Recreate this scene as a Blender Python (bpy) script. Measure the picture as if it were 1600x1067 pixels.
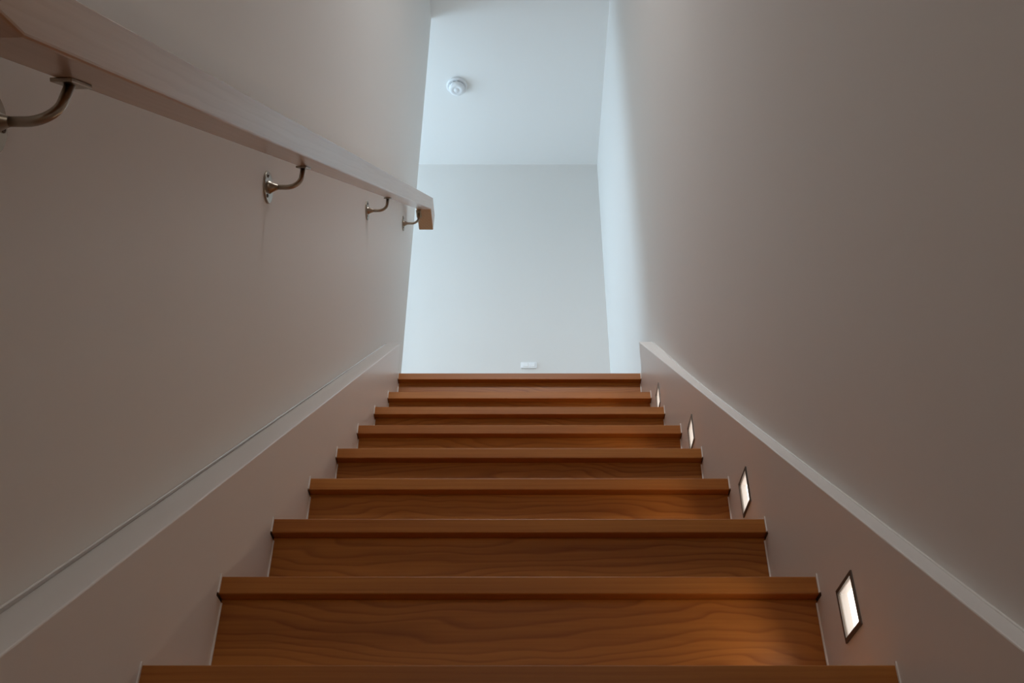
import bpy, bmesh, math
from mathutils import Vector, Matrix
from mathutils.geometry import tessellate_polygon

scene = bpy.context.scene
for o in list(bpy.data.objects):
    bpy.data.objects.remove(o)
COL = scene.collection

# ------------------------------------------------------------------ camera
DZ = 0.4351                       # eye height above the lower hall floor
cam_d = bpy.data.cameras.new('camera')
cam = bpy.data.objects.new('camera', cam_d)
COL.objects.link(cam)
cam_d.sensor_fit = 'HORIZONTAL'
cam_d.sensor_width = 36.0
cam_d.lens = 1557.0 / 1600.0 * 36.0
cam_d.shift_x = -12.3 / 1600.0
cam_d.clip_start = 0.01
cam.location = (0.0013, 0.0, DZ)
cam.rotation_euler = (math.pi / 2 + 0.6284, 0.0, 0.0)
scene.camera = cam

# ------------------------------------------------------------------ world, lights, exposure
world = bpy.data.worlds.new('sky')
scene.world = world
world.use_nodes = True
wn = world.node_tree
wn.nodes.clear()
w_out = wn.nodes.new('ShaderNodeOutputWorld')
w_bg = wn.nodes.new('ShaderNodeBackground')
w_bg.inputs['Color'].default_value = (0.585, 0.80, 0.98, 1)      # bright overcast sky
w_bg.inputs['Strength'].default_value = 8.6
wn.links.new(w_bg.outputs[0], w_out.inputs[0])

WX = -2.0                          # window plane at the end of the landing
WY0, WY1, WZ0, WZ1 = 3.40, 4.22, 2.45, 4.80


def area(name, loc, rot, sx, sy, energy, color, portal=False):
    d = bpy.data.lights.new(name, 'AREA')
    d.shape = 'RECTANGLE'
    d.size, d.size_y = sx, sy
    d.energy = energy
    d.color = color
    o = bpy.data.objects.new(name, d)
    COL.objects.link(o)
    o.location = loc
    o.rotation_euler = rot
    if portal:
        d.cycles.is_portal = True
    return o


area('window_portal', (WX - 0.10, (WY0 + WY1) / 2, (WZ0 + WZ1) / 2), (math.pi / 2, 0, -math.pi / 2),
     WY1 - WY0, WZ1 - WZ0, 1.0, (1, 1, 1), portal=True)
# added warm fill panel in front of the solid wall behind the camera
area('hall_fill_light', (0, -1.57, 1.15), (math.pi / 2, 0, 0), 0.8, 1.9, 3.7, (1.0, 0.93, 0.85))
# added fill light high in the stairwell, tilted to brighten upper risers
area('stairwell_fill_light', (0, 0.4, 4.85), (math.radians(40), 0, 0), 0.60, 0.60, 12.8, (0.99, 1.0, 1.03)).data.spread = math.radians(90)

scene.view_settings.view_transform = 'Standard'
scene.view_settings.look = 'None'
scene.view_settings.exposure = 0.0
scene.view_settings.gamma = 1.0
scene.view_settings.use_curve_mapping = False
scene.cycles.max_bounces = 16
scene.cycles.diffuse_bounces = 12
scene.cycles.sample_clamp_indirect = 6.0


# ------------------------------------------------------------------ materials
def new_mat(name):
    m = bpy.data.materials.new(name)
    m.use_nodes = True
    n = m.node_tree
    b = n.nodes['Principled BSDF']
    return m, n, b


def plaster(name, col, rough=0.6, bump=0.04, scale=90.0, spec=0.3):
    m, n, b = new_mat(name)
    tc = n.nodes.new('ShaderNodeTexCoord')
    no = n.nodes.new('ShaderNodeTexNoise')
    no.inputs['Scale'].default_value = scale
    no.inputs['Detail'].default_value = 4
    big = n.nodes.new('ShaderNodeTexNoise')
    big.inputs['Scale'].default_value = 1.3
    big.inputs['Detail'].default_value = 3
    n.links.new(tc.outputs['Object'], no.inputs['Vector'])
    n.links.new(tc.outputs['Object'], big.inputs['Vector'])
    mix = n.nodes.new('ShaderNodeMixRGB')
    mix.inputs[1].default_value = (*[c * 0.965 for c in col], 1)
    mix.inputs[2].default_value = (*col, 1)
    n.links.new(big.outputs['Fac'], mix.inputs[0])
    n.links.new(mix.outputs[0], b.inputs['Base Color'])
    b.inputs['Roughness'].default_value = rough
    b.inputs['Specular IOR Level'].default_value = spec
    bp = n.nodes.new('ShaderNodeBump')
    bp.inputs['Strength'].default_value = bump
    bp.inputs['Distance'].default_value = 0.002
    n.links.new(no.outputs['Fac'], bp.inputs['Height'])
    n.links.new(bp.outputs[0], b.inputs['Normal'])
    return m


def wood(name, light, dark, rough=0.42, coat=0.0, band=9.0, streak=1.0, rings=75.0, slope=None, spec=0.3):
    """long grain running along local X, with cathedral figure"""
    m, n, b = new_mat(name)
    L = n.links.new
    tc = n.nodes.new('ShaderNodeTexCoord')
    oi = n.nodes.new('ShaderNodeObjectInfo')
    mul = n.nodes.new('ShaderNodeMath'); mul.operation = 'MULTIPLY'
    mul.inputs[1].default_value = 37.0
    L(oi.outputs['Random'], mul.inputs[0])
    comb = n.nodes.new('ShaderNodeCombineXYZ')
    L(mul.outputs[0], comb.inputs[0]); L(mul.outputs[0], comb.inputs[1]); L(mul.outputs[0], comb.inputs[2])
    add = n.nodes.new('ShaderNodeVectorMath'); add.operation = 'ADD'
    L(tc.outputs['Object'], add.inputs[0]); L(comb.outputs[0], add.inputs[1])
    if slope is not None:                    # grain along a raking rail instead of local X
        ca, sa = math.cos(slope), math.sin(slope)
        outs = []
        for ax in ((0, ca, sa), (1, 0, 0), (0, -sa, ca)):
            d = n.nodes.new('ShaderNodeVectorMath'); d.operation = 'DOT_PRODUCT'
            L(tc.outputs['Object'], d.inputs[0]); d.inputs[1].default_value = ax
            outs.append(d.outputs['Value'])
        cb = n.nodes.new('ShaderNodeCombineXYZ')
        for i in range(3):
            L(outs[i], cb.inputs[i])
        L(cb.outputs[0], add.inputs[0])
    # slow warping field, long in x
    mp = n.nodes.new('ShaderNodeMapping'); mp.inputs['Scale'].default_value = (2.4, 9.0, 9.0)
    L(add.outputs[0], mp.inputs[0])
    n1 = n.nodes.new('ShaderNodeTexNoise'); n1.inputs['Scale'].default_value = 1.0
    n1.inputs['Detail'].default_value = 2.5; n1.inputs['Distortion'].default_value = 0.3
    L(mp.outputs[0], n1.inputs['Vector'])
    # growth rings: sine of warped field
    sm = n.nodes.new('ShaderNodeMath'); sm.operation = 'MULTIPLY'; sm.inputs[1].default_value = band
    L(n1.outputs['Fac'], sm.inputs[0])
    sx = n.nodes.new('ShaderNodeSeparateXYZ'); L(add.outputs[0], sx.inputs[0])
    zy = n.nodes.new('ShaderNodeMath'); zy.operation = 'ADD'
    L(sx.outputs['Z'], zy.inputs[0]); L(sx.outputs['Y'], zy.inputs[1])
    zm = n.nodes.new('ShaderNodeMath'); zm.operation = 'MULTIPLY_ADD'; zm.inputs[1].default_value = rings
    L(zy.outputs[0], zm.inputs[0]); L(sm.outputs[0], zm.inputs[2])
    fr = n.nodes.new('ShaderNodeMath'); fr.operation = 'FRACT'; L(zm.outputs[0], fr.inputs[0])
    rr = n.nodes.new('ShaderNodeValToRGB')
    e = rr.color_ramp.elements
    e[0].position = 0.0; e[0].color = (0.0, 0.0, 0.0, 1)
    e[1].position = 0.30; e[1].color = (0.72, 0.72, 0.72, 1)
    x = e.new(0.86); x.color = (1, 1, 1, 1)
    x = e.new(1.0); x.color = (0.0, 0.0, 0.0, 1)
    L(fr.outputs[0], rr.inputs[0])
    # fine fibre
    mp2 = n.nodes.new('ShaderNodeMapping'); mp2.inputs['Scale'].default_value = (6.0, 260.0, 260.0)
    L(add.outputs[0], mp2.inputs[0])
    n2 = n.nodes.new('ShaderNodeTexNoise'); n2.inputs['Scale'].default_value = 1.0; n2.inputs['Detail'].default_value = 5
    L(mp2.outputs[0], n2.inputs['Vector'])
    mp3 = n.nodes.new('ShaderNodeMapping'); mp3.inputs['Scale'].default_value = (1.2, 20.0, 20.0)
    L(add.outputs[0], mp3.inputs[0])
    n3 = n.nodes.new('ShaderNodeTexNoise'); n3.inputs['Scale'].default_value = 1.0; n3.inputs['Detail'].default_value = 3
    L(mp3.outputs[0], n3.inputs['Vector'])
    a1 = n.nodes.new('ShaderNodeMath'); a1.operation = 'MULTIPLY_ADD'; a1.inputs[1].default_value = 0.30 * streak
    L(rr.outputs[0], a1.inputs[0])
    a2 = n.nodes.new('ShaderNodeMath'); a2.operation = 'MULTIPLY_ADD'; a2.inputs[1].default_value = 0.35
    L(n2.outputs['Fac'], a2.inputs[0]); L(a2.outputs[0], a1.inputs[2])
    a3 = n.nodes.new('ShaderNodeMath'); a3.operation = 'MULTIPLY_ADD'; a3.inputs[1].default_value = 0.9
    a3.inputs[2].default_value = -0.36
    L(n3.outputs['Fac'], a3.inputs[0]); L(a3.outputs[0], a2.inputs[2])
    mix = n.nodes.new('ShaderNodeMixRGB')
    mix.inputs[1].default_value = (*dark, 1); mix.inputs[2].default_value = (*light, 1)
    mix.use_clamp = True
    L(a1.outputs[0], mix.inputs[0])
    L(mix.outputs[0], b.inputs['Base Color'])
    b.inputs['Roughness'].default_value = rough
    b.inputs['Specular IOR Level'].default_value = spec
    b.inputs['Coat Weight'].default_value = coat
    b.inputs['Coat Roughness'].default_value = 0.26
    b.inputs['Coat IOR'].default_value = 1.6
    bp = n.nodes.new('ShaderNodeBump'); bp.inputs['Strength'].default_value = 0.12
    bp.inputs['Distance'].default_value = 0.001
    L(n2.outputs['Fac'], bp.inputs['Height']); L(bp.outputs[0], b.inputs['Normal'])
    return m


def metal(name, col, rough):
    m, n, b = new_mat(name)
    b.inputs['Base Color'].default_value = (*col, 1)
    b.inputs['Metallic'].default_value = 1.0
    tc = n.nodes.new('ShaderNodeTexCoord')
    no = n.nodes.new('ShaderNodeTexNoise'); no.inputs['Scale'].default_value = 60
    n.links.new(tc.outputs['Object'], no.inputs['Vector'])
    mr = n.nodes.new('ShaderNodeMapRange')
    mr.inputs['To Min'].default_value = rough * 0.97; mr.inputs['To Max'].default_value = rough * 1.03
    n.links.new(no.outputs['Fac'], mr.inputs['Value'])
    n.links.new(mr.outputs[0], b.inputs['Roughness'])
    return m


def plain(name, col, rough=0.5, spec=0.5):
    m, n, b = new_mat(name)
    b.inputs['Base Color'].default_value = (*col, 1)
    b.inputs['Roughness'].default_value = rough
    b.inputs['Specular IOR Level'].default_value = spec
    return m


def emitter(name, col, strength):
    m, n, b = new_mat(name)
    b.inputs['Base Color'].default_value = (0.8, 0.8, 0.8, 1)
    b.inputs['Emission Color'].default_value = (*col, 1)
    b.inputs['Emission Strength'].default_value = strength
    return m


M_WALL = plaster('wall_paint', (0.77, 0.752, 0.728))
M_CEIL = plaster('ceiling_paint', (0.80, 0.80, 0.79), rough=0.8)
M_SKIRT = plaster('satin_trim_paint', (0.78, 0.757, 0.728), rough=0.34, bump=0.02, scale=30, spec=0.45)
M_BEAD = plaster('sealant_white', (0.84, 0.82, 0.79), rough=0.22, bump=0.0, spec=0.6)
M_TREAD = wood('stair_oak', (0.58, 0.24, 0.048), (0.25, 0.07, 0.007), rough=0.42, streak=0.35, band=2.0, rings=120.0)
M_RISER = wood('riser_oak', (0.58, 0.23, 0.042), (0.20, 0.052, 0.004), rough=0.42)
M_RAIL = wood('rail_timber', (0.56, 0.34, 0.19), (0.36, 0.18, 0.08), rough=0.42, coat=1.0, band=3.0, streak=0.4, slope=math.atan(0.8834))
M_STEEL = metal('satin_steel', (0.36, 0.31, 0.25), 0.30)
M_FRAME = metal('lamp_bezel_metal', (0.16, 0.14, 0.125), 0.5)
M_REVEAL = plain('lamp_reveal_cream', (0.36, 0.285, 0.21), 0.7)
M_LED = emitter('led_warm_white', (1.0, 0.93, 0.85), 1.9)
M_PLASTIC = plain('white_plastic', (0.74, 0.76, 0.78), 0.35)
M_GREY = plain('grey_slot', (0.25, 0.26, 0.28), 0.6)
M_PLATE = plain('bright_white_plastic', (0.90, 0.91, 0.92), 0.3)
M_GAP = plain('dark_gap', (0.035, 0.02, 0.012), 0.8)
M_FLOOR = wood('floor_oak', (0.46, 0.25, 0.10), (0.22, 0.09, 0.025), rough=0.35)


def glass_mat():
    m, n, b = new_mat('window_glass')
    for nd in list(n.nodes):
        if nd.type != 'OUTPUT_MATERIAL':
            n.nodes.remove(nd)
    out = [x for x in n.nodes][0]
    tr = n.nodes.new('ShaderNodeBsdfTransparent')
    gl = n.nodes.new('ShaderNodeBsdfGlossy'); gl.inputs['Roughness'].default_value = 0.02
    mx = n.nodes.new('ShaderNodeMixShader'); mx.inputs[0].default_value = 0.06
    n.links.new(tr.outputs[0], mx.inputs[1]); n.links.new(gl.outputs[0], mx.inputs[2])
    n.links.new(mx.outputs[0], out.inputs['Surface'])
    return m


M_GLASS = glass_mat()


# ------------------------------------------------------------------ mesh helpers
def obj(name, bm, mat, parent=None, loc=(0, 0, 0), smooth=False):
    bmesh.ops.recalc_face_normals(bm, faces=bm.faces)
    me = bpy.data.meshes.new(name)
    bm.to_mesh(me); bm.free()
    if smooth:
        for p in me.polygons:
            p.use_smooth = True
    me.materials.append(mat)
    o = bpy.data.objects.new(name, me)
    COL.objects.link(o)
    o.location = loc
    if parent:
        o.parent = parent
    return o


def add_box(bm, x0, x1, y0, y1, z0, z1, bev=0.0, seg=2):
    b = bmesh.new()
    vs = [b.verts.new((x, y, z)) for x in (x0, x1) for y in (y0, y1) for z in (z0, z1)]
    for f in ((0, 1, 3, 2), (4, 6, 7, 5), (0, 4, 5, 1), (2, 3, 7, 6), (0, 2, 6, 4), (1, 5, 7, 3)):
        b.faces.new([vs[i] for i in f])
    bmesh.ops.recalc_face_normals(b, faces=b.faces)
    if bev:
        bmesh.ops.bevel(b, geom=list(b.edges), offset=bev, segments=seg, affect='EDGES', profile=0.5)
    tmp = bpy.data.meshes.new('tmp'); b.to_mesh(tmp); b.free()
    bm.from_mesh(tmp); bpy.data.meshes.remove(tmp)


def box_bm(*a, **k):
    bm = bmesh.new(); add_box(bm, *a, **k); return bm


def prism_bm(outer, holes, axis, a, b):
    """extrude a 2-D polygon (with holes) along an axis ('x': pts are (y,z); 'z': pts are (x,y))"""
    def p3(p, t):
        return {'x': (t, p[0], p[1]), 'y': (p[0], t, p[1]), 'z': (p[0], p[1], t)}[axis]
    bm = bmesh.new()
    loops = [outer] + holes
    tri = tessellate_polygon([[Vector((p[0], p[1], 0)) for p in l] for l in loops])
    flat = [p for l in loops for p in l]
    va = [bm.verts.new(p3(p, a)) for p in flat]
    vb = [bm.verts.new(p3(p, b)) for p in flat]
    for t in tri:
        for v in (va, vb):
            try:
                bm.faces.new([v[i] for i in t])
            except ValueError:
                pass
    k = 0
    for l in loops:
        n = len(l)
        for i in range(n):
            j = (i + 1) % n
            bm.faces.new([va[k + i], va[k + j], vb[k + j], vb[k + i]])
        k += n
    return bm


def add_lathe(bm, prof, origin, axis, n=28):
    """profile (radius, height) turned about axis from origin"""
    ax = Vector(axis).normalized()
    u = ax.orthogonal().normalized(); v = ax.cross(u)
    rings = []
    for r, h in prof:
        c = Vector(origin) + ax * h
        if r < 1e-6:
            rings.append([bm.verts.new(c)])
        else:
            rings.append([bm.verts.new(c + (u * math.cos(t) + v * math.sin(t)) * r)
                          for t in (2 * math.pi * i / n for i in range(n))])
    for A, B in zip(rings, rings[1:]):
        for i in range(n):
            j = (i + 1) % n
            if len(A) == 1 and len(B) == 1:
                continue
            if len(A) == 1:
                bm.faces.new([A[0], B[i], B[j]])
            elif len(B) == 1:
                bm.faces.new([A[i], A[j], B[0]])
            else:
                bm.faces.new([A[i], A[j], B[j], B[i]])


def add_tube(bm, pts, r, n=16):
    pts = [Vector(p) for p in pts]
    rings = []
    u = None
    for i, p in enumerate(pts):
        t = (pts[min(i + 1, len(pts) - 1)] - pts[max(i - 1, 0)]).normalized()
        u = (t.orthogonal() if u is None else u - t * u.dot(t)).normalized()
        v = t.cross(u)
        rings.append([bm.verts.new(p + (u * math.cos(a) + v * math.sin(a)) * r)
                      for a in (2 * math.pi * k / n for k in range(n))])
    for A, B in zip(rings, rings[1:]):
        for i in range(n):
            j = (i + 1) % n
            bm.faces.new([A[i], A[j], B[j], B[i]])
    bm.faces.new(rings[0]); bm.faces.new(rings[-1])


def empty(name, loc, label, cat, group=None):
    o = bpy.data.objects.new(name, None)
    COL.objects.link(o)
    o.location = loc
    o['label'] = label; o['category'] = cat
    if group:
        o['group'] = group
    return o


def struct(name, bm, mat, label, cat, smooth=False, parent=None):
    o = obj(name, bm, mat, parent, smooth=smooth)
    o['kind'] = 'structure'; o['label'] = label; o['category'] = cat
    return o


# ------------------------------------------------------------------ key dimensions (metres)
HW = 0.425                                  # half width between the skirts
R, G = 0.2001, 0.2265                       # rise and going
Y0, Z0 = 1.1213, 0.3649 + DZ                # nosing of the step cut by the bottom of the frame
LAND_Z = 1.9655 + DZ                        # landing floor
LAND_Y = 2.894                              # landing nosing
YB = 4.31                                   # back wall of the landing
YL = 3.31                                   # end of the left wall
XL, XR = -0.475, 0.475
YF = -1.6                                   # wall behind the camera
SR, SL = 0.022, 0.050                       # skirt thickness right / left


def nose(k):
    if k == 8:
        return LAND_Y, LAND_Z
    return Y0 + k * G, Z0 + k * R


def ceil_z(y):
    return 4.475 + DZ + (YB - y) * 0.075


# ------------------------------------------------------------------ room shell
TOP = 5.6
# right wall: one plastered face, running out by 28 mm towards the landing
def slab_from_path(path, thick, z0, z1):
    inner = path
    outer = [(thick, path[-1][1]), (thick, path[0][1])]
    return prism_bm(inner + outer, [], 'z', z0, z1)


xr0 = HW + SR
path = [(xr0, YF)] + [(xr0 + (XR - xr0) * (3 * t * t - 2 * t ** 3), 1.9 + 1.15 * t) for t in [i / 12 for i in range(13)]] + [(XR, YB + 0.1)]
struct('wall_right', slab_from_path(path, XR + 0.15, -0.1, TOP), M_WALL,
       'tall off-white plastered wall on the right, bright where it passes the landing', 'wall')
# left wall of the stairs, ends in a sharp outside corner at the landing
bm = box_bm(XL - 0.13, XL, YF, YL, -0.1, TOP, bev=0.002, seg=1)
struct('wall_left', bm, M_WALL, 'tall off-white plastered wall on the left behind the handrail', 'wall')
struct('wall_back', box_bm(WX - 0.2, XR + 0.15, YB, YB + 0.12, LAND_Z - 0.1, TOP), M_WALL,
       'pale bluish wall at the back of the upstairs landing', 'wall')
# landing south wall left of the stairs
struct('wall_front_landing', box_bm(WX - 0.2, XL - 0.13, YL - 0.13, YL, LAND_Z - 0.1, TOP), M_WALL,
       'short wall of the landing behind the stair wall', 'wall')
# window end wall with opening
bm = prism_bm([(YL - 0.13, LAND_Z - 0.1), (YB + 0.12, LAND_Z - 0.1), (YB + 0.12, TOP), (YL - 0.13, TOP)],
              [[(WY0, WZ0), (WY0, WZ1), (WY1, WZ1), (WY1, WZ0)]], 'x', WX - 0.2, WX)
struct('wall_window', bm, M_WALL, 'end wall of the landing holding the tall window', 'wall')
# plain wall behind the camera, no opening
struct('wall_front', box_bm(XL - 0.13, XR + 0.15, YF - 0.12, YF, -0.1, TOP), M_WALL,
       'wall at the foot of the stairs', 'wall')
# ceiling: gently raked over the landing, level over the stairwell
yk = 2.9
bm = prism_bm([(YB + 0.12, ceil_z(YB + 0.12)), (yk, ceil_z(yk)), (YF - 0.12, ceil_z(yk)),
               (YF - 0.12, ceil_z(yk) + 0.12), (yk, ceil_z(yk) + 0.12), (YB + 0.12, ceil_z(YB + 0.12) + 0.12)],
              [], 'x', WX - 0.2, XR + 0.15)
struct('ceiling', bm, M_CEIL, 'plain white ceiling over the landing and stairwell', 'ceiling')
struct('floor', box_bm(XL - 0.13, XR + 0.15, YF - 0.12, nose(-3)[0] + 0.03, -0.1, 0.0), M_FLOOR,
       'timber floor at the foot of the stairs', 'floor')
struct('floor_landing', box_bm(WX - 0.2, XR + 0.15, LAND_Y + 0.10, YB + 0.1, LAND_Z - 0.1, LAND_Z), M_FLOOR,
       'timber floor of the upstairs landing', 'floor')
struct('baseboard_back', box_bm(WX, XR, YB - 0.016, YB, LAND_Z, LAND_Z + 0.11, bev=0.002), M_SKIRT,
       'white skirting along the back wall of the landing', 'skirting')

# window
win = bpy.data.objects.new('window_1', None); COL.objects.link(win)
win.location = (WX - 0.08, (WY0 + WY1) / 2, WZ0)
win['kind'] = 'structure'; win['label'] = 'tall window at the end of the landing'; win['category'] = 'window'
hw_, hh_ = (WY1 - WY0) / 2, WZ1 - WZ0
fr = [(-hw_, 0), (hw_, 0), (hw_, hh_), (-hw_, hh_)]
inn = [(-hw_ + 0.035, 0.035), (-hw_ + 0.035, hh_ - 0.035), (hw_ - 0.035, hh_ - 0.035), (hw_ - 0.035, 0.035)]
obj('window_frame', prism_bm(fr, [inn], 'x', -0.02, 0.02), M_PLASTIC, win)
obj('window_pane', box_bm(-0.003, 0.003, -hw_ + 0.03, hw_ - 0.03, 0.03, hh_ - 0.03), M_GLASS, win)

# ------------------------------------------------------------------ stairs
stairs = empty('staircase', (0, nose(-3)[0], 0),
               'closed oak staircase with square nosings climbing between the white walls', 'stairs')
sy = nose(-3)[0]
TH, OV = 0.026, 0.021
for k in range(-3, 9):
    y, z = nose(k)
    yn = nose(k + 1)[0] if k < 8 else y + 0.10
    depth = (yn - y) + (OV if k < 8 else 0)
    obj('tread', box_bm(-HW, HW, 0, depth, -TH, 0, bev=0.0016), M_TREAD, stairs, (0, y - sy, z))
    zb = nose(k - 1)[1] if k > -3 else 0.0
    h = z - TH - zb
    obj('riser', box_bm(-HW, HW, 0, 0.016, -h + 0.0005, 0, bev=0.0008, seg=1), M_RISER, stairs,
        (0, y + OV - sy, z - TH))
    # shadow slot of the nosing housed into the skirts
    for s in (-1, 1):
        bm = bmesh.new()
        add_box(bm, min(s * (HW - 0.0002), s * (HW + 0.0012)), max(s * (HW - 0.0002), s * (HW + 0.0012)), y - sy - 0.006, y - sy + OV,
                z - TH - 0.0045, z - TH + 0.0005)
        obj('shadow_gap', bm, M_GAP, stairs)


# ------------------------------------------------------------------ skirts
LIGHTS = [(1.237, 0.477), (1.682, 0.872), (2.124, 1.262), (2.567, 1.650)]
LAMP_W = 0.55
LS = 0.0355                                 # half side of the lamp bezel


def skirt_profile(side):
    yb = 2.872
    hs = (lambda y: 0.1741) if side > 0 else (lambda y: 0.186 - 0.0100 * (y - 0.8))

    def top(y):
        return Z0 + (y - Y0) / G * R + hs(y)
    # lower hall part is level
    ylev = Y0 - (Z0 + hs(1.0) - 0.14) * G / R
    pts = [(YF, 0.0), (YF, 0.14), (ylev, 0.14), (yb, top(yb)), (yb, LAND_Z - 0.001),
           (LAND_Y + 0.10, LAND_Z - 0.001), (LAND_Y + 0.10, LAND_Z - 0.33)]
    pts += [(nose(-3)[0] + 0.25, 0.0)]
    return pts, top, yb


for side in (-1, 1):
    pts, top, yb = skirt_profile(side)
    th = SR if side > 0 else SL
    holes = []
    if side > 0:
        q = LS - 0.006
        for cy, cz in LIGHTS:
            cz += DZ
            holes.append([(cy - q, cz - q), (cy - q, cz + q), (cy + q, cz + q), (cy + q, cz - q)])
    a, b = (HW, HW + th + 0.03) if side > 0 else (-HW - th, -HW)
    if side > 0:
        b = HW + th + 0.0             # the wall runs out behind it near the landing
        b = HW + th + 0.028
    bm = prism_bm(pts, holes, 'x', a, b)
    nm = 'baseboard_right' if side > 0 else 'baseboard_left'
    sk = struct(nm, bm, M_SKIRT,
                'wide white painted skirt board rising beside the stairs on the ' +
                ('right, with recessed step lights' if side > 0 else 'left, below the handrail'), 'skirting')
    bv = sk.modifiers.new('edge', 'BEVEL'); bv.width = 0.0018; bv.segments = 2; bv.limit_method = 'ANGLE'
    # bead of sealant between skirt top and wall
    n = 60
    ylo = Y0 - (Z0 + 0.18 - 0.14) * G / R
    xw = (lambda y: HW + SR + (XR - HW - SR) * (lambda t: 3 * t * t - 2 * t ** 3)(min(max((y - 1.9) / 1.15, 0), 1))) \
        if side > 0 else (lambda y: -XL)
    ptsb = []
    for i in range(n + 1):
        y = ylo + (yb - 0.004 - ylo) * i / n
        ptsb.append((side * (xw(y) - 0.0005), y, top(y) + 0.0005))
    bm = bmesh.new(); add_tube(bm, ptsb, 0.0016, 8)
    obj('sealant_bead', bm, M_BEAD, sk, smooth=True)
    # caulk lines along the risers and nosings
    for k in range(-3, 9):
        y, z = nose(k)
        zb = nose(k - 1)[1] if k > -3 else 0.0
        x0, x1 = sorted((side * HW, side * (HW - 0.0024)))
        obj('caulk_line', box_bm(x0, x1, y + OV - 0.0024, y + OV, zb, z - TH - 0.006), M_BEAD, sk)
        x0, x1 = sorted((side * HW, side * (HW - 0.0018)))
        obj('caulk_line', box_bm(x0, x1, y - 0.0035, y, z - TH + 0.001, z + 0.003), M_BEAD, sk)

# ------------------------------------------------------------------ step lights
lab = ['largest step light, in the right skirt low at the front, nearest the viewer',
       'second step light from the front, in the right skirt beside the sixth riser from the top',
       'third step light from the front, narrow glowing square partly above a tread on the right',
       'farthest and smallest step light, high up in the right skirt just below the landing']
lab[1] = 'second step light from the front, in the right skirt, its frame just clearing the tread'
lamps = []


def make_lamp():
    t = empty('step_light', (0, 0, 0), lab[0], 'step light', 'recessed step lights in the right skirt board')
    s, i, d = LS, LS - 0.0055, 0.0110
    o4 = [(-s, -s), (s, -s), (s, s), (-s, s)]
    i4 = [(-i, -i), (-i, i), (i, i), (i, -i)]
    obj('bezel', prism_bm(o4, [i4], 'x', -0.0022, 0.0), M_FRAME, t)
    w = i + 0.0001
    bm = prism_bm([(-w - 0.0004, -w - 0.0004), (w + 0.0004, -w - 0.0004), (w + 0.0004, w + 0.0004), (-w - 0.0004, w + 0.0004)],
                  [[(-w, -w), (-w, w), (w, w), (w, -w)]], 'x', -0.001, d + 0.002)
    obj('reveal', bm, M_REVEAL, t)
    bm = bmesh.new()
    add_box(bm, d, d + 0.002, -w, w, -w, w)
    obj('diffuser', bm, M_LED, t)
    sd = bpy.data.lights.new('step_light_lamp', 'SPOT')     # the lamp's beam, leaving flush with its bezel
    sd.energy = LAMP_W; sd.color = (1.0, 0.78, 0.55); sd.spot_size = math.radians(150); sd.spot_blend = 0.7
    sd.shadow_soft_size = 0.004
    so = bpy.data.objects.new('step_light_lamp', sd); COL.objects.link(so); so.parent = t
    so.location = (-0.004, 0, 0.004); so.rotation_euler = (0, math.radians(76), 0)
    return t


proto = make_lamp()
for n_, (cy, cz) in enumerate(LIGHTS):
    if n_ == 0:
        r = proto
    else:
        r = proto.copy(); COL.objects.link(r)
        for ch in proto.children:
            c = ch.copy(); COL.objects.link(c); c.parent = r
    r.location = (HW, cy, cz + DZ)
    r['label'] = lab[n_]

# ------------------------------------------------------------------ handrail
XI, XO = -0.361, -0.421                     # inner and wall-side face of the rail
SLP = R / G


def zu(y):                                   # underside of the raking rail
    return 1.391 + DZ + (y - 1.345) * SLP


VT = 0.0655                                  # vertical depth
hr = empty('handrail', (XL, 1.7, zu(1.7)),
           'long square-edged pale timber handrail climbing the left wall on steel brackets', 'handrail')


def rel(p):
    return (p[0] - 1.7, p[1] - zu(1.7))


yk0, sl2, yl = 0.459, 0.50, -0.55         # below yk0 the rail eases to a gentler rake
zk = zu(yk0)
prof = [(yl, zk - (yk0 - yl) * sl2), (yk0, zk), (2.973, zu(2.973)), (3.10, zu(2.973)), (3.118, zu(2.973) + 0.097),
        (3.012, zu(3.012) + VT), (yk0 + 0.006, zu(yk0 + 0.006) + VT), (yl, zk - (yk0 - yl) * sl2 + 0.058)]
bm = prism_bm([rel(p) for p in prof], [], 'x', XI - XL, XO - XL)
bmesh.ops.dissolve_limit(bm, angle_limit=0.001, verts=bm.verts, edges=bm.edges)
rail = obj('rail', bm, M_RAIL, hr)
b_ = rail.modifiers.new('edge', 'BEVEL'); b_.width = 0.0038; b_.segments = 3; b_.limit_method = 'ANGLE'
b_.angle_limit = math.radians(25)


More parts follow.
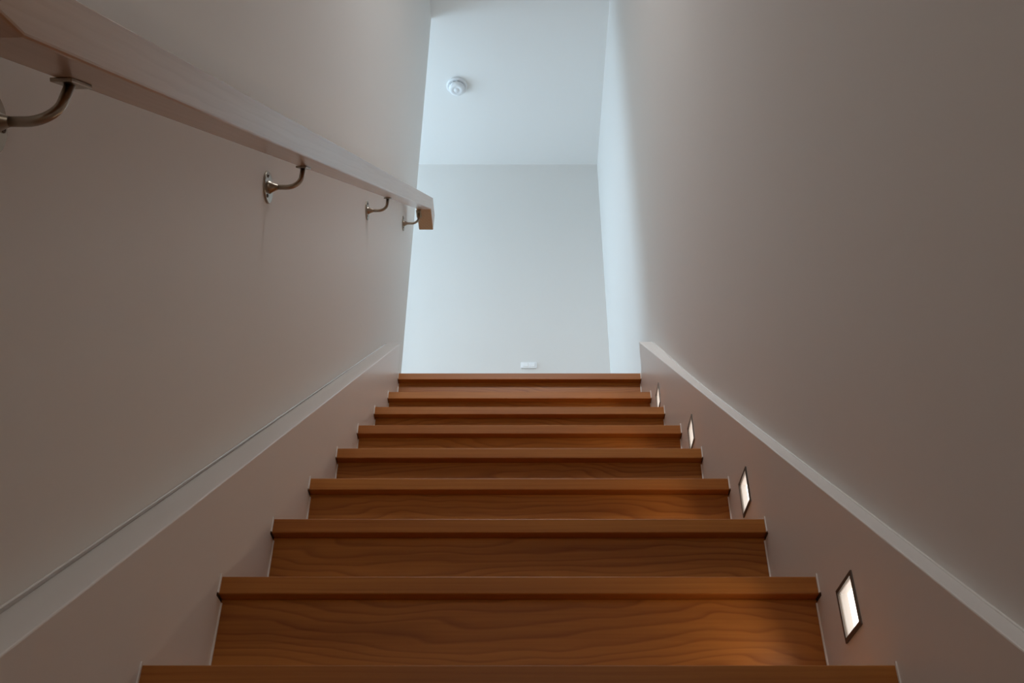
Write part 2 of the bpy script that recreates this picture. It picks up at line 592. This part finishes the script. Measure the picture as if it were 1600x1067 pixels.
def make_bracket():
    """origin on the wall at the arm's height; +x into the room"""
    rise, reach, rad = 0.0550, 0.0615, 0.026
    pts = [(0.003, 0, 0), (reach - rad, 0, 0)]
    for i in range(1, 11):
        a = math.pi / 2 * i / 10
        pts.append((reach - rad + rad * math.sin(a), 0, rad - rad * math.cos(a)))
    pts.append((reach, 0, rise - 0.004))
    bm = bmesh.new(); add_tube(bm, pts, 0.0048, 18)
    arm = obj('bracket', bm, M_STEEL, hr, smooth=True)
    bm = bmesh.new()
    add_lathe(bm, [(0.0, 0), (0.0305, 0), (0.0305, 0.0025), (0.0295, 0.004), (0.0, 0.004)], (0, 0, 0), (1, 0, 0), 40)
    obj('wall_plate', bm, M_STEEL, arm)
    bm = bmesh.new()
    add_lathe(bm, [(0.0125, 0.004), (0.012, 0.007), (0.009, 0.011), (0.0062, 0.017), (0.0049, 0.021)], (0, 0, 0), (1, 0, 0), 24)
    obj('collar', bm, M_STEEL, arm, smooth=True)
    for a in (270, 30, 150):
        bm = bmesh.new()
        add_lathe(bm, [(0.0036, 0.004), (0.0034, 0.0052), (0.0018, 0.0058), (0.0016, 0.0046), (0, 0.0046)],
                  (0, 0.022 * math.cos(math.radians(a)), 0.022 * math.sin(math.radians(a))), (1, 0, 0), 12)
        obj('screw', bm, M_FRAME, arm, smooth=True)
    ang = math.atan(SLP)
    bm = box_bm(-0.010, 0.010, -0.022, 0.022, -0.004, 0, bev=0.0008)
    sp = obj('saddle_plate', bm, M_STEEL, arm, (reach, 0, rise))
    sp.rotation_euler = (ang, 0, 0)
    return arm, rise


br, rise = make_bracket()
for i, y in enumerate((0.604, 1.348, 2.268, 3.0)):
    if i == 0:
        a = br
    else:
        a = br.copy(); COL.objects.link(a)
        a.parent = hr
        for ch in br.children:
            c = ch.copy(); COL.objects.link(c); c.parent = a
    zz = zu(y) - rise
    if i == 3:
        zz = zu(2.973) - rise
        for ch in a.children:
            if ch.name.startswith('saddle_plate'):
                ch.rotation_euler = (0, 0, 0)
    a.location = (0, y - 1.7, zz - zu(1.7))

# ------------------------------------------------------------------ ceiling alarm
sy_, sx_ = 3.735, -0.357
sm = empty('smoke_detector', (sx_, sy_, ceil_z(sy_)), 'small round white smoke alarm on the ceiling above the landing', 'smoke alarm')
tilt = math.atan(0.075)
sm.rotation_euler = (math.pi - tilt, 0, 0)          # local +z points down from the ceiling
bm = bmesh.new()
add_lathe(bm, [(0, 0), (0.058, 0), (0.059, 0.004), (0.058, 0.013), (0.053, 0.018), (0, 0.018)], (0, 0, 0), (0, 0, 1), 48)
obj('base', bm, M_PLASTIC, sm, smooth=False)
bm = bmesh.new()
add_lathe(bm, [(0.042, 0.018), (0.042, 0.026)], (0, 0, 0), (0, 0, 1), 48)
obj('vent_ring', bm, M_GREY, sm)
bm = bmesh.new()
add_lathe(bm, [(0.044, 0.024), (0.046, 0.028), (0.044, 0.040), (0.036, 0.047), (0.022, 0.049), (0.020, 0.047), (0.014, 0.047),
               (0.012, 0.050), (0, 0.051)], (0, 0, 0), (0, 0, 1), 48)
obj('cover', bm, M_PLASTIC, sm, smooth=True)
for k in range(12):
    a = 2 * math.pi * k / 12
    bm = box_bm(-0.0025, 0.0025, -0.0025, 0.0025, 0.017, 0.026)
    obj('rib', bm, M_PLASTIC, sm, (0.0435 * math.cos(a), 0.0435 * math.sin(a), 0)).rotation_euler = (0, 0, a)

# ------------------------------------------------------------------ wall plate on the landing's back wall
wp = empty('switch_plate', (0.048, YB, 2.974 + DZ), 'small bright white switch plate low on the back wall above the top step', 'switch')
obj('plate', box_bm(-0.042, 0.042, -0.008, 0, -0.019, 0.019, bev=0.0025), M_PLATE, wp)
for s in (-1, 1):
    obj('rocker', box_bm(-0.013, 0.013, -0.011, -0.007, -0.010, 0.010, bev=0.001), M_PLATE, wp, (s * 0.018, 0, 0))
